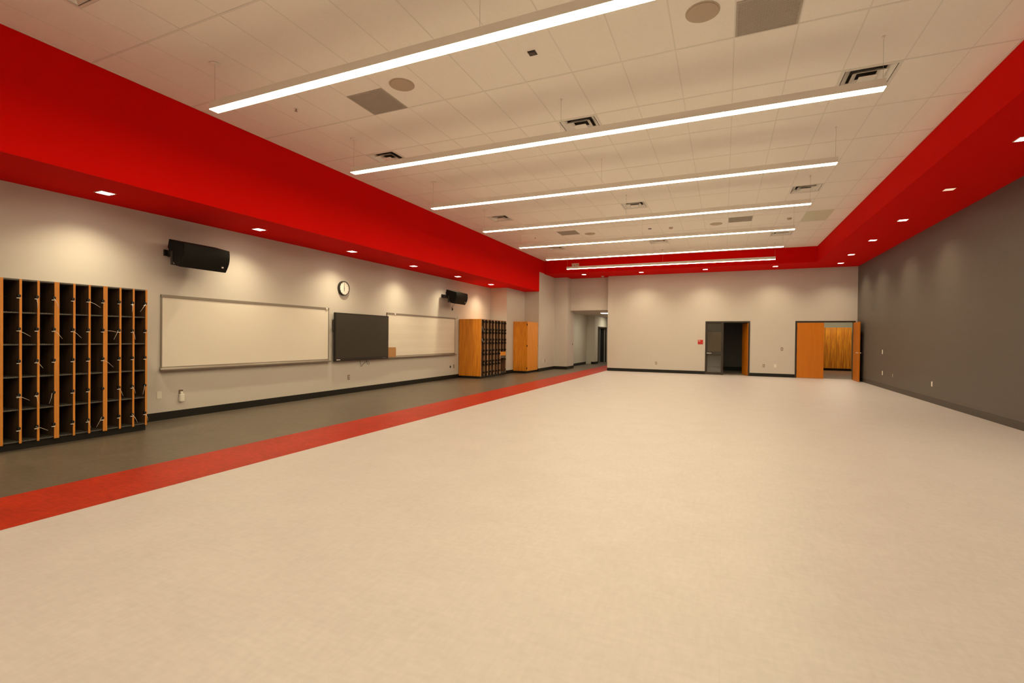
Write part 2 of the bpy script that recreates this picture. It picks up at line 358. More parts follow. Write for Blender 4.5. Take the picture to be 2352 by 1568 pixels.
# ---- rooms behind the two openings
r1 = MB().box(-1.35, -1.2, YB+T, 25.1, 0, 3).box(2.2, 2.4, YB+T, 25.1, 0, 3).box(-1.35, 2.4, 24.95, 25.1, 0, 3).box(-1.35, 2.4, YB+T, 25.1, 3, 3.1)
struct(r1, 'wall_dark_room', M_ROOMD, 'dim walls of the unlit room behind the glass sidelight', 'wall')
struct(MB().box(-1.2, 2.2, 24.93, 24.95, 0, .17), 'baseboard_dark_room', M_BASE, 'black baseboard at the back of the unlit room', 'baseboard')
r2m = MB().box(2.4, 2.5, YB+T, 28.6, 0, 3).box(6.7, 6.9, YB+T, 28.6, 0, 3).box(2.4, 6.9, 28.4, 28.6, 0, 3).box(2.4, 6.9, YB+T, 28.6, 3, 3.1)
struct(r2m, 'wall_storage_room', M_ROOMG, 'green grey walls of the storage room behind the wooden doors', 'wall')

# ================================================================== DOORS
def frame_mb(x0, x1, zt, fw_=.055, fd=.19):
    y0, y1 = YB-.02, YB-.02+fd
    return MB().box(x0, x0+fw_, y0, y1, 0, zt).box(x1-fw_, x1, y0, y1, 0, zt).box(x0+fw_, x1-fw_, y0, y1, zt-fw_, zt)
def lever(parent, x, y, z, sx, sy):
    """lever handle on a leaf face: rose, neck, lever; sx direction of lever, sy outward"""
    mb = MB(); mb.cyl((x, y if sy > 0 else y-.012, z), .028, .012, 1, 20)
    mb.tube([(x, y, z), (x, y+sy*.055, z)], .011, 10)
    mb.tube([(x, y+sy*.055, z), (x+sx*.06, y+sy*.062, z), (x+sx*.125, y+sy*.05, z-.004)], .0105, 10)
    o = mb.build('door_lever', M_CHROME, parent); o['label'] = 'satin chrome lever handle'; return o

# door_1: glass sidelight and inswung oak leaf
d1 = thing('door_1', 'black-framed far doorway with a glass sidelight and an inward-open oak door', 'door', (0, 0, 0), kind='structure')
frame_mb(*D1).build('door_frame', M_FRAME, d1)
xs0, xs1 = D1[0]+.055, -.02
sd = MB().box(xs1-.085, xs1, YB-.02, YB+.13, 0, 2.125).box(xs0, xs1-.085, YB+.02, YB+.07, .77, .87).box(xs0, xs1-.085, YB+.02, YB+.07, 0.0, .10).box(xs0, xs1-.085, YB+.02, YB+.07, 2.08, 2.125).box(xs0, xs0+.03, YB+.02, YB+.07, 0.1, 2.08)
side = sd.build('sidelight_frame', M_FRAME, d1)
MB().box(xs0+.03, xs1-.085, YB+.04, YB+.046, .10, 2.08).build('glass_pane', M_GLASS, side)
MB().box(xs0+.005, xs0+.19, YB+.008, YB+.02, .862, .885).build('latch_plate', M_CHROME, side)
def leaf(parent, w_, h_, m, sgn=1):
    return MB().box(0, w_, -.0225, .0225, 0.008, h_).build('door_leaf', m, parent, .002)
l1 = leaf(d1, .88, 2.11, M_DOORW); l1.location = (.885, YB+.03, 0); l1.rotation_euler = (0, 0, math.radians(101))
lever(l1, .81, .0225, 1.0, -1, 1); lever(l1, .81, -.0225, 1.0, -1, -1)
for z in (.25, 1.05, 1.9): MB().cyl((-.006, -.03, z-.05), .008, .1, 2, 10).build('hinge', M_STEEL, l1)
# door_2: double oak doors, right leaf swung into the room
d2 = thing('door_2', 'double oak doorway near the charcoal wall, right leaf swung open', 'door', (0, 0, 0), kind='structure')
frame_mb(*D2).build('door_frame', M_FRAME, d2)
l2 = leaf(d2, .885, 2.115, M_DOORW); l2.location = (D2[0]+.057, YB+.012, 0)
for z in (.25, 1.05, 1.9): MB().box(-.006, .004, -.034, -.022, z-.05, z+.05).build('hinge', M_FRAME, l2)
l3 = leaf(d2, .935, 2.115, M_DOORW); l3.location = (4.385, YB-.045, 0); l3.rotation_euler = (0, 0, math.radians(-91.5))
lever(l3, .86, .0225, 1.02, -1, 1); lever(l3, .86, -.0225, 1.02, -1, -1)
MB().cyl((.93, .0225, 1.02), .02, .03, 1, 12).build('door_stop', M_CHROME, l3)
# door_3: corridor door frame
d3 = thing('door_3', 'black-framed door standing open in the far corridor', 'door', (0, 0, 0), kind='structure')
MB().box(-6.60, -6.53, 27.15, 27.22, 0, 2.1).box(-6.60, -6.53, 29.23, 29.3, 0, 2.1).box(-6.60, -6.53, 27.22, 29.23, 2.03, 2.1).build('door_frame', M_FRAME, d3)
MB().box(-7.45, -6.62, 28.0, 28.045, .01, 2.02).build('door_leaf', mat('grey_door_paint', (0.20, 0.20, 0.19), .5), d3)
MB().box(-7.5, -6.62, 29.0, 29.02, .01, 2.02).build('dark_panel', M_KNOB, d3)

# ================================================================== LIGHT FIXTURES
PX0, PX1, PW, PZ0, PZ1 = -5.795, 1.566, .118, 4.176, 4.268
def make_pendant(label):
    L = PX1-PX0
    t = thing('linear_pendant_light', label, 'pendant light', (PX0, 4.015, PZ0), group='long pendant lights')
    MB().box(0, L, -PW/2, PW/2, .0045, PZ1-PZ0).build('housing', M_HOUS, t, .003)
    MB().box(.003, L-.003, -PW/2+.002, PW/2-.002, 0, .004).build('lens', M_LENS, t)
    for x in (.02, (L)/2, L-.02):
        c = MB().cyl((x, 0, PZ1-PZ0), .0016, ZC-.012-PZ1, 2, 8).build('suspension_cable', M_WIRE, t)
        cn = MB()
        if x < 1: cn.cyl((x, 0, ZC-PZ0-.012), .062, .010, 2, 28).cyl((x, 0, ZC-PZ0-.03), .008, .018, 2, 12)
        else: cn.cyl((x, 0, ZC-PZ0-.006), .019, .004, 2, 20).cyl((x, 0, ZC-PZ0-.04), .005, .034, 2, 10, r1=.012)
        cn.build('ceiling_canopy', M_HOUS, t)
    return t
PL = ['nearest long pendant light, its right part cut off by the frame top', 'second nearest long pendant light, ending under the large right-hand vent',
      'third long pendant light from the camera', 'fourth long pendant light, middle one of the seven', 'third long pendant light from the far end',
      'sixth long pendant light, hung just before the far red soffit edge', 'farthest long pendant light, seen against the red soffit below the exit sign']
pen = make_pendant(PL[0])
for k in range(1, 7): dup(pen, (PX0, 4.015+2.445*k, PZ0), PL[k])
dup(pen, (PX0, 4.015-2.445, PZ0), 'long pendant light above the camera, outside the picture', group='pendant lights behind the camera')
dup(pen, (PX0, 4.015-4.89, PZ0), 'long pendant light behind the camera, outside the picture', group='pendant lights behind the camera')

def make_down(label, lit=True, name='recessed_downlight'):
    t = thing(name, label, 'downlight', (0, 0, 0), group='recessed downlights')
    a, b = .078, .092
    tr = MB()
    for x0, x1, y0, y1 in ((-b, b, -b, -a), (-b, b, a, b), (-b, -a, -a, a), (a, b, -a, a)): tr.box(x0, x1, y0, y1, -.006, .0)
    tr.build('trim_ring', M_HOUS if lit else M_RED, t)
    MB().box(-a, a, -a, a, -.004, -.001).build('lens', M_DLENS if lit else M_DDIM, t)
    if lit:
        ld = bpy.data.lights.new('downlight_beam', 'SPOT'); ld.energy = SPOT_W; ld.color = (1.0, .85, .52); ld.spot_size = math.radians(126); ld.spot_blend = 1.0; ld.shadow_soft_size = .05
        lo = bpy.data.objects.new('downlight_beam', ld); COL.objects.link(lo); lo.parent = t; lo.location = (0, 0, -.02)
    return t
dn = make_down('nearest downlight in the left soffit, over the instrument cubbies'); dn.location = (-7.915, 3.93, ZL)
LD = [(6.37, 'second downlight in the left soffit, between the big speaker and the clock'), (8.82, 'third downlight in the left soffit, near the clock'),
      (11.25, 'fourth downlight in the left soffit, past the display'), (13.69, 'fifth downlight in the left soffit, above the far speaker'), (16.14, 'last downlight in the left soffit, above the far cubbies'),
      (1.48, 'left soffit downlight just outside the picture')]
for y, l in LD: dup(dn, (-7.915, y, ZL), l)
RD = [(8.78, 'nearest visible downlight in the right soffit, cut by the frame'), (13.66, 'second lit downlight of the right soffit, past the dim one'),
      (16.09, 'third lit downlight of the right soffit'), (18.53, 'right soffit downlight just before the far corner one'), (6.33, 'right soffit downlight outside the picture'), (3.88, 'right soffit downlight beside the camera, outside the picture')]
for y, l in RD: dup(dn, (3.685, y, ZB), l)
BD = [(3.755, 20.43, 'far corner downlight above the double wooden doors'), (1.723, 20.56, 'far soffit downlight between the two doorways'), (-.711, 20.57, 'far soffit downlight above the glass sidelight'),
      (-3.179, 20.59, 'far soffit downlight over the blank stretch of far wall'), (-5.60, 20.55, 'far soffit downlight in front of the corridor header')]
for x, y, l in BD: dup(dn, (x, y, ZB), l)
dim = make_down('unlit dim downlight in the right soffit', False); dim.location = (3.69, 11.2, ZB)
# corridor and storage-room ceiling lights
def room_light(x, y, z, w_, d_, e, label, col=(1, .88, .66)):
    t = thing('ceiling_light', label, 'ceiling light', (x, y, z))
    MB().box(-w_/2-.02, w_/2+.02, -d_/2-.02, d_/2+.02, -.02, 0).build('fixture_frame', M_HOUS, t)
    MB().box(-w_/2, w_/2, -d_/2, d_/2, -.026, -.0205).build('diffuser', mat('lit_diffuser', (.9, .9, .9), emit=col, estr=e), t)
    return t
room_light(-5.35, 24.25, 2.71, .62, .5, 14.0, 'white ceiling light in the far corridor')
room_light(-5.6, 28.2, 2.71, .62, .62, 12.0, 'ceiling light deeper in the far corridor, mostly hidden')
room_light(4.9, 26.3, 3.0, 1.2, .3, 21.0, 'ceiling light inside the storage room, hidden above the doors')

# ================================================================== CEILING ITEMS
def make_vent(label):
    t = thing('air_diffuser', label, 'air vent', (0, 0, ZC), group='square air diffusers')
    h = .300
    fr = MB()
    for x0, x1, y0, y1 in ((-h, h, -h, -h+.028), (-h, h, h-.028, h), (-h, -h+.028, -h+.028, h-.028), (h-.028, h, -h+.028, h-.028)): fr.box(x0, x1, y0, y1, -.006, .004)
    fr.build('diffuser_frame', M_VANE, t)
    bx = MB(); e = h-.004
    bx.box(-e, e, -e, e, .2, .21).box(-e, -e+.004, -e, e, .006, .2).box(e-.004, e, -e, e, .006, .2).box(-e, e, -e, -e+.004, .006, .2).box(-e, e, e-.004, e, .006, .2)
    bx.build('duct_box', mat('grey_duct_metal', (.22, .20, .18), .6) if 'grey_duct_metal' not in bpy.data.materials else bpy.data.materials['grey_duct_metal'], t)
    MB().cyl((0, 0, .19), .165, .009, 2, 32).build('round_neck', M_DUCT, t)
    for ro, ri, zo, zi in ((.262, .192, -.004, .050), (.178, .108, -.012, .044)):
        v = MB(); th = .005
        for k in range(4):
            a = k*PI/2; ca, sa = math.cos(a), math.sin(a)
            def P(r, s_, z): return (r*ca - s_*sa, r*sa + s_*ca, z)
            o1, o2, i1, i2 = P(ro, -ro, zo), P(ro, ro, zo), P(ri, -ri, zi), P(ri, ri, zi)
            v.face([o1, o2, i2, i1]); v.face([tuple(Vector(p)+Vector((0, 0, th))) for p in (o1, i1, i2, o2)])
            v.face([o1, tuple(Vector(o1)+Vector((0, 0, th))), tuple(Vector(o2)+Vector((0, 0, th))), o2])
        v.build('vane_ring', M_VANE, t)
    MB().box(-.095, .095, -.095, .095, -.022, -.016).build('centre_plate', M_VANE, t, .002)
    return t
def vloc(c, r): return (GX+GPX*(c+.5), GY+GPY*(r+.25), ZC)
VL = {(1, -1): 'air diffuser cut off at the top left frame edge', (1, 3): 'air diffuser above the left end of the second pendant', (7, 3): 'air diffuser touching the middle of the second pendant',
      (13, 3): 'large air diffuser at the right end of the second pendant', (1, 7): 'air diffuser near the left end of the fourth pendant', (7, 7): 'air diffuser in the middle between third and fourth pendants',
      (13, 7): 'air diffuser on the right between third and fourth pendants', (1, 11): 'far left air diffuser behind the fifth pendant', (7, 11): 'far middle air diffuser behind the fifth pendant', (13, 11): 'far right air diffuser behind the fifth pendant'}
v0 = make_vent(VL[VENTS[0]]); v0.location = vloc(*VENTS[0])
for cr in VENTS[1:]: dup(v0, vloc(*cr), VL[cr])

GM = M_GRILLE
def make_grille(label):
    t = thing('return_grille', label, 'air grille', (0, 0, ZC), group='grey return air grilles')
    h = .298; fr = MB()
    for x0, x1, y0, y1 in ((-h, h, -h, -h+.02), (-h, h, h-.02, h), (-h, -h+.02, -h+.02, h-.02), (h-.02, h, -h+.02, h-.02)): fr.box(x0, x1, y0, y1, -.007, 0)
    fr.build('grille_frame', GM, t)
    c = MB(); n = 22; s_ = (2*h-.04)/n
    c.box(-h+.02, h-.02, -h+.02, h-.02, -.003, -.001)
    for i in range(1, n): c.box(-h+.02+i*s_-.002, -h+.02+i*s_+.002, -h+.02, h-.02, -.006, -.003).box(-h+.02, h-.02, -h+.02+i*s_-.002, -h+.02+i*s_+.002, -.006, -.003)
    c.build('perforated_core', GM, t); return t
g0 = make_grille('grey square return grille on the left, beside a round ceiling speaker'); g0.location = (GX+GPX*3.5, GY+GPY*1.75, ZC)
for c, r, l in ((11, 1.5, 'large grey return grille at the top of the picture, right of a round speaker'), (3, 9.0, 'far left return grille behind the fourth pendant'), (11, 9.0, 'far right return grille behind the fourth pendant')):
    dup(g0, (GX+GPX*(c+.5), GY+GPY*(r+.25), ZC), l)
def make_cspk(label):
    t = thing('ceiling_speaker', label, 'ceiling speaker', (0, 0, ZC), group='round ceiling speakers')
    MB().cyl((0, 0, -.007), .165, .007, 2, 48).build('speaker_rim', M_CSPK, t)
    c = MB().cyl((0, 0, -.012), .150, .005, 2, 48, r1=.154)
    c.build('speaker_grille', mat('tan_speaker_mesh', (0.50, 0.40, 0.31), .65, bump=.4, bscale=500) if 'tan_speaker_mesh' not in bpy.data.materials else bpy.data.materials['tan_speaker_mesh'], t)
    return t
s0 = make_cspk('round ceiling speaker on the left between first and second pendants'); s0.location = (-3.938, 5.297, ZC)
for x, y, l in ((-.243, 5.29, 'large round ceiling speaker at the top right of centre'), (-3.946, 15.13, 'far left round ceiling speaker beside a grey grille'), (-.25, 15.11, 'far right round ceiling speaker beside a grey grille')):
    dup(s0, (x, y, ZC), l)
def make_sensor(label):
    t = thing('ceiling_sensor', label, 'sensor', (0, 0, ZC), group='small black ceiling sensors')
    MB().box(-.047, .047, -.047, .047, -.010, 0).build('sensor_plate', M_BLACK, t, .003)
    MB().box(-.03, .03, -.03, .03, -.014, -.010).build('sensor_window', mat('dark_brown_lens', (.03, .015, .01), .3), t); return t
b0 = make_sensor('small black square sensor between the first two pendants'); b0.location = (-2.09, 5.288, ZC)
dup(b0, (-2.09, 15.07, ZC), 'tiny far black square sensor behind the fourth pendant')
def make_sprk(label):
    t = thing('sprinkler_head', label, 'sprinkler', (0, 0, ZC), group='ceiling sprinkler heads')
    MB().cyl((0, 0, -.006), .036, .006, 2, 24).build('escutcheon', M_HOUS, t)
    MB().cyl((0, 0, -.038), .010, .032, 2, 12).cyl((0, 0, -.042), .022, .004, 2, 16).build('sprinkler_body', M_WIRE, t); return t
p0 = make_sprk('nearest sprinkler head, under the left end of the first pendant'); p0.location = (-5.79, 5.265, ZC)
for x, y, l in ((-5.77, 15.05, 'sprinkler head on the far left behind the fourth pendant'), (-5.8, 18.75, 'farthest left sprinkler head before the red fascia'), (-2.146, 18.75, 'farthest middle sprinkler head before the red fascia')):
    dup(p0, (x, y, ZC), l)
def make_smoke(label, z=ZC):
    t = thing('smoke_detector', label, 'smoke detector', (0, 0, z), group='smoke detectors')
    MB().cyl((0, 0, -.012), .066, .012, 2, 28).build('detector_base', M_HOUS, t)
    MB().cyl((0, 0, -.045), .045, .033, 2, 28, r1=.06).build('detector_dome', M_CSPK, t); return t
k0 = make_smoke('smoke detector left of the far right ceiling speaker'); k0.location = (-1.489, 15.1, ZC)
dup(k0, (1.577, 15.06, ZC), 'smoke detector beside the yellowed panel on the far right')
dup(k0, (-4.956, 21.30, ZB), 'small detector on the far red soffit above the corridor')
# exit sign on the far fascia
ex = thing('exit_sign', 'exit sign on the red fascia above the farthest pendant', 'sign', (-5.795, YBS, 4.487))
MB().box(-.158, .158, -.045, -.001, -.095, .095).build('sign_housing', M_EXITB, ex, .006)
text_mesh('EXIT', .165, 'sign_lettering', M_EXITT, ex, (0, -.0465, 0), (PI/2, 0, 0))

# ================================================================== LEFT WALL ITEMS
def whiteboard(name, y0, y1, label, surf, clips):
    z0, z1 = .86, 2.08; t = thing(name, label, 'whiteboard', (XL, y0, z0)); L = y1-y0; H_ = z1-z0
    MB().box(.0125, .017, .022, L-.022, .02, H_-.03).build('writing_surface', surf, t)
    f = MB().box(.002, .012, 0, L, 0, H_).box(.010, .022, 0, .022, 0, H_).box(.010, .022, L-.022, L, 0, H_)
    f.build('board_frame', M_ALU, t, .002)
    MB().box(.002, .030, 0, L, H_-.045, H_).build('map_rail', M_ALU, t, .002)
    MB().prism([(.002, -.045), (.085, -.045), (.090, -.020), (.080, -.018), (.060, -.028), (.020, .0), (.002, .02)], -.012, L+.012).build('marker_tray', M_ALU, t)
    for c in clips: MB().box(.030, .042, c-.025, c+.025, H_-.05, H_-.005).build('rail_clip', M_WHITE, t, .003)
    return t
wb1 = whiteboard('whiteboard', 5.02, 8.735, 'large blank whiteboard between the near cubbies and the display', M_BOARD, (3.63,))
wb2 = whiteboard('whiteboard', 10.87, 14.575, 'whiteboard with faint music staff lines, partly behind the display', M_STAFF, (.35,))
MB().tube([(.03, 3.66, 1.18), (.12, 3.69, 1.20), (.13, 3.70, 1.26)], .005, 8).build('flag_hook', M_ALU, wb2)

tv = thing('wall_display', 'big black wall-mounted flat display between the two whiteboards', 'display', (XL, 8.84, .815))
W_, H_ = 1.995, 1.165
MB().box(.060, .110, 0, W_, 0, H_).build('display_body', M_BEZEL, tv, .006)
MB().box(.106, .113, .028, W_-.028, .075, H_-.028).build('screen', M_SCREEN, tv)
MB().box(.110, .116, .03, W_-.03, .012, .062).build('lower_bezel', M_BEZEL, tv, .003)
MB().box(.116, .118, .045, .165, .028, .046).build('maker_badge', M_TIE, tv)
MB().box(.116, .1175, W_-.26, W_-.10, .028, .036).build('model_marking', M_ALU, tv)
MB().box(.0, .060, .5, W_-.5, .3, .9).build('wall_mount', M_FRAME, tv)
MB().tube([(.085, .003, .70), (.085, -.05, .71), (.085, -.062, .76), (.085, -.062, .93), (.085, -.05, .98), (.085, .003, .99)], .008, 8).build('side_handle', M_BLACK, tv)
cb = MB().tube([(XL+.01, 9.79, .86), (XL+.03, 9.80, .80), (XL+.02, 9.83, .72), (XL+.02, 9.862, .642), (XL+.02, 9.90, .68), (XL+.02, 9.975, .735), (XL+.02, 10.06, .77), (XL+.02, 10.12, .765), (XL+.02, 10.165, .72), (XL+.02, 10.16, .685), (XL+.02, 10.12, .685), (XL+.02, 10.07, .73), (XL+.02, 10.04, .80), (XL+.015, 10.03, .86)], .004, 6)
tag(cb.build('loose_cable', M_BLACK), 'thin dark cable looping below the wall display', 'cable')
cdm = thing('cardboard_sheet', 'brown cardboard sheets standing on the tray beside the display', 'cardboard', (XL+.05, 10.80, .850))
MB().box(0, .004, 0, .43, 0, .27).build('front_sheet', M_CARD, cdm)
MB().box(-.008, -.003, .02, .455, 0, .25).build('back_sheet', M_CARD, cdm)

ck = thing('wall_clock', 'round black-rimmed wall clock above the display', 'clock', (XL, 9.195, 2.583))
rm = MB(); n = 48; R0, R1, DD = .156, .174, .066
for i in range(n):
    a, b = 2*PI*i/n, 2*PI*(i+1)/n
    P = lambda r, t, x: (x, r*math.cos(t), r*math.sin(t))
    for (ra, xa), (rb, xb) in (((R1, 0), (R1, DD-.01)), ((R1, DD-.01), (R1-.006, DD)), ((R1-.006, DD), (R0, DD)), ((R0, DD), (R0, DD-.014))):
        rm.face([P(ra, a, xa), P(ra, b, xa), P(rb, b, xb), P(rb, a, xb)], smooth=True)
rm.build('clock_rim', M_BLACK, ck)
MB().cyl((.0, 0, 0), R0+.004, .052, 0, 48).build('clock_dial', M_CLOCK, ck)
tk = MB()
for i in range(12):
    a = i*PI/6; c, s_ = math.cos(a), math.sin(a)
    for q in (-1, 1):
        pass
    p = [(.0525, (r*c - t*s_), (r*s_ + t*c)) for r, t in ((.122, -.004), (.140, -.004), (.140, .004), (.122, .004))]
    tk.face(p); tk.face([(.0530, y, z) for _, y, z in p])
tk.build('hour_marks', M_FRAME, ck)
MB().prism([(-.008, -.02), (.008, -.02), (.004, .118), (-.004, .118)], .0535, .0545).build('minute_hand', M_BLACK, ck)
MB().prism([(-.010, .015), (.010, .015), (.005, -.080), (-.005, -.080)], .055, .056).build('hour_hand', M_BLACK, ck)
for o in ck.children:
    if o.name.startswith(('minute', 'hour_hand')): o.rotation_euler = (0, 0, -PI/2)     # hand profiles lie in the dial plane
# (prism runs along y; turning about z lays the hands flat on the dial)
for o in ck.children:
    if o.name.startswith(('minute', 'hour_hand')): o.location = (0, 0, 0)

def wall_speaker(y, z, xf, yaw, label):
    t = thing('wall_loudspeaker', label, 'loudspeaker', (xf, y, z), yaw, group='black wall loudspeakers')
    Wd, Hh, D = .80, .385, .41; tl = .245
    ct, st = math.cos(tl), math.sin(tl)
    R = lambda x, zz: (x*ct + zz*st, -x*st + zz*ct)
    body = [(-.02, Hh/2), (-.02, -Hh/2), (-.13, -Hh/2), (-D+.05, -.03), (-D+.05, Hh/2-.16), (-D+.02, Hh/2-.14), (-D+.02, Hh/2)]
    MB().prism([R(*p) for p in body], -Wd/2, Wd/2).build('cabinet', M_SPK, t, .008)
    arc = [(-.02, -Hh/2+.004)] + [(-.02 + .045*math.sin(PI*k/10)+.008, -Hh/2+.004+(Hh-.008)*k/10) for k in range(11)] + [(-.02, Hh/2-.004)]
    gr = MB().prism([R(*p) for p in arc], -Wd/2+.006, Wd/2-.006).build('front_grille', M_GRILL, t)
    bx, bz = R(.022, -Hh/2+.09)
    MB().box(bx-.004, bx+.006, Wd/2-.125, Wd/2-.092, bz-.012, bz+.010).build('maker_badge', M_TIE, gr)
    back = XL - xf + .001
    y0 = MB().box(back, back+.03, -.325, .2, .035, .135).box(back+.03, -D+.14, -.28, .12, .02, .125)
    y0.build('wall_bracket', M_BLACK, t, .003)
    yk = MB().box(-.27, -.22, -Wd/2-.012, -Wd/2-.001, -.13, .08).box(-.27, -.22, Wd/2+.001, Wd/2+.012, -.13, .08).box(-.27, -.22, -Wd/2-.012, Wd/2+.012, -.142, -.13)
    yk.build('yoke', M_BLACK, t)
    return t
wall_speaker(5.40, 2.69, -7.95, .03, 'large near black loudspeaker bracketed above the left whiteboard')
wall_speaker(14.02, 2.69, -7.97, .03, 'far black loudspeaker bracketed above the music-staff whiteboard')
sw = MB().tube([(-8.25, 14.2, 2.60), (-8.40, 14.25, 2.50), (-8.49, 14.30, 2.42), (XL+.012, 14.37, 2.385)], .004, 6)
tag(sw.build('speaker_wire', M_FRAME), 'thin wire dangling from the far loudspeaker to its jack', 'wire')

def plate(name, label, cat, face, u, v, z, w_=.072, h_=.116, m=M_WHITE, kind='outlet', group='wall outlets and plates', insert=M_WHITE):
    """face 'x+' on a wall facing +x at x=u,y=v ; 'x-' facing -x ; 'y-' facing -y at y=u,x=v"""
    rz = {'x+': 0, 'x-': PI, 'y-': -PI/2}[face]
    loc = (u, v, z) if face[0] == 'x' else (v, u, z)
    t = thing(name, label, cat, loc, rz, group)
    MB().box(.0, .006, -w_/2, w_/2, -h_/2, h_/2).build('cover_plate', m, t, .002)
    if kind == 'outlet':
        for dz in (-.022, .022): MB().box(.006, .009, -.017, .017, dz-.014, dz+.014).build('socket', insert, t, .002)
    elif kind == 'switch': MB().box(.006, .011, -.016, .016, -.034, .034).build('rocker', insert, t, .003)
    elif kind == 'jack': MB().box(.006, .03, -.015, .015, -.02, .02).build('jack', insert, t, .002)
    return t
plate('blank_cover_plate', 'white blank plate just right of the near cubbies', 'wall plate', 'x+', XL, 5.01, .42, .078, .122, kind='none')
nb = thing('access_point_box', 'small white wall box with a plate above it, under the left whiteboard', 'wall box', (XL, 5.357, .36))
MB().box(0, .006, -.036, .036, -.01, .115).build('cover_plate', M_STEEL, nb, .002)
MB().box(.006, .05, -.037, .037, -.085, .045).build('box_body', M_WHITE, nb, .008)
MB().box(.006, .035, -.018, .018, .05, .085).build('plug', M_WHITE, nb, .003)
plate('wall_outlet', 'outlet with steel plate on the wall below the display', 'outlet', 'x+', XL, 9.428, .40, m=M_STEEL)
plate('wall_jack', 'small dark jack just left of an outlet beside the far cubbies', 'jack', 'x+', XL, 14.305, .41, .05, .08, m=M_BLACK, kind='jack', insert=M_BLACK)
plate('wall_outlet', 'outlet closest to the far cubbies on the left wall', 'outlet', 'x+', XL, 14.54, .413, m=M_STEEL)
plate('wall_jack', 'dark speaker jack under the far loudspeaker', 'jack', 'x+', XL, 14.40, 2.372, .05, .09, m=M_FRAME, kind='jack', insert=M_FRAME)
plate('wall_outlet', 'left one of two plates past the oak wardrobe', 'outlet', 'x+', XS, 19.86, .437)
plate('wall_outlet', 'right one of two plates past the oak wardrobe', 'outlet', 'x+', XS, 20.06, .43, m=M_STEEL)
plate('light_switch', 'dark switch at the corridor corner', 'switch', 'x+', -6.57, 22.2, 1.14, .06, .11, m=M_FRAME, kind='switch', insert=M_FRAME)
plate('wall_outlet', 'steel outlet low on the far wall left of the red sign', 'outlet', 'y-', YB, -2.645, .40, m=M_STEEL)
plate('wall_outlet', 'steel outlet low on the far wall between the doorways', 'outlet', 'y-', YB, 1.446, .427, m=M_STEEL)
plate('blank_cover_plate', 'white blank plate low on the far wall between the doorways', 'wall plate', 'y-', YB, 1.846, .432, .085, .125, kind='none')
plate('light_switch', 'light switch left of the double wooden doors', 'switch', 'y-', YB, 2.068, 1.095, m=M_STEEL, kind='switch')
plate('light_switch', 'white switch plate on the charcoal wall, the highest one', 'switch', 'x-', XR, 18.33, 1.11, .075, .13, kind='switch')
plate('wall_outlet', 'white plate on the charcoal wall straight below the switch', 'outlet', 'x-', XR, 18.30, .46, .08, .125)
plate('wall_outlet', 'dim steel outlet on the charcoal wall, second from the far corner', 'outlet', 'x-', XR, 17.29, .452, m=M_STEEL)
plate('wall_outlet', 'white outlet nearest the camera on the charcoal wall', 'outlet', 'x-', XR, 14.41, .445)
sg = thing('room_sign', 'small red wall sign left of the glass sidelight', 'sign', (-.891, YB, 1.325))
MB().box(-.1, .1, -.008, 0, -.092, .092).build('sign_plate', M_SIGNR, sg, .002)
MB().box(-.085, -.005, -.0095, -.008, .055, .070).box(-.075, .0, -.0095, -.008, .022, .037).build('sign_lettering', M_SIGNW, sg)

# ================================================================== INSTRUMENT CABINETS
def cab_unit(name, label, group, depth, W, H0, ncol, rows, xf, y0, tw=.026, zk=.10, pm=None, em=None):
    pm = pm or M_CUBBY; em = em or M_EDGE     # open cubby unit; origin at the floor, front face at local x=0, running along +y
    t = thing(name, label, 'instrument cabinet', (xf, y0, 0), group=group)
    for y in (0, W-tw):
        sp_ = MB().box(-depth, -.004, y+.0005, y+tw-.0005, zk, H0).build('side_panel', pm, t)
        MB().box(-.004, .001, y+.0005, y+tw-.0005, zk-.02, H0).build('edge_band', em, sp_)
    cw = (W-2*tw-(ncol-1)*tw*.9)/ncol; ypos = []
    for c in range(1, ncol):
        y = tw + c*cw + (c-1)*tw*.9; ypos.append(y)
        dv = MB().box(-depth+.01, -.004, y, y+tw*.9, zk, H0-.012).build('divider', pm, t)
        MB().box(-.004, .001, y, y+tw*.9, zk-.02, H0).build('edge_band', em, dv)
    MB().box(-depth, -.003, tw, W-tw, H0-.018, H0).build('top_panel', M_SHELF, t)
    MB().box(-depth, -depth+.01, tw, W-tw, zk, H0-.018).build('back_panel', pm, t)
    MB().box(-depth+.05, -.035, 0.0005, W-.0005, 0, zk-.002).build('toe_kick', M_BASE, t)
    return t, cw, ypos
def shelf_mb(y0, y1, z, depth):
    m = MB().box(-depth+.011, -.012, y0, y1, z-.012, z)
    n = max(3, int((y1-y0)/.02))
    for i in range(n):
        y = y0 + (i+.5)*(y1-y0)/n; m.box(-depth+.02, -.010, y-.004, y+.004, z, z+.006)
    return m
# near units (three columns each)
NW, NH, NX, ND = .532, 2.078, -7.834, .69
ROWS = [1.675, 1.285, .890, .492, .105]; CLZ = [1.872, 1.473, 1.080, .668, .262]
near, cw, yp = cab_unit('instrument_cabinet', 'near cubby unit at the right end of the near row', 'near instrument cubbies', ND, NW, NH, 3, ROWS, NX, 4.43-NW)
for c in range(3):
    a = .026 + c*(cw+.026*.9)
    for z in ROWS: shelf_mb(a+.0005, a+cw-.0005, z, ND).build('shelf', M_SHELF, near)
    for z in CLZ:
        MB().box(-.30, -.296, a+.004, a+cw-.004, z-.004, z+.004).build('latch_rod', M_BLACK, near)
        cp_ = MB().box(-.03, .012, a+cw-.014, a+cw+.004, z-.020, z+.020).box(.002, .016, a+cw-.020, a+cw+.010, z-.010, z+.014).build('door_catch', M_BLACK, near, .002)
        if random.random() < .8: MB().box(.004, .018, a+cw-.030, a+cw+.004, z-.030, z-.022).build('zip_tie', M_TIE, cp_)
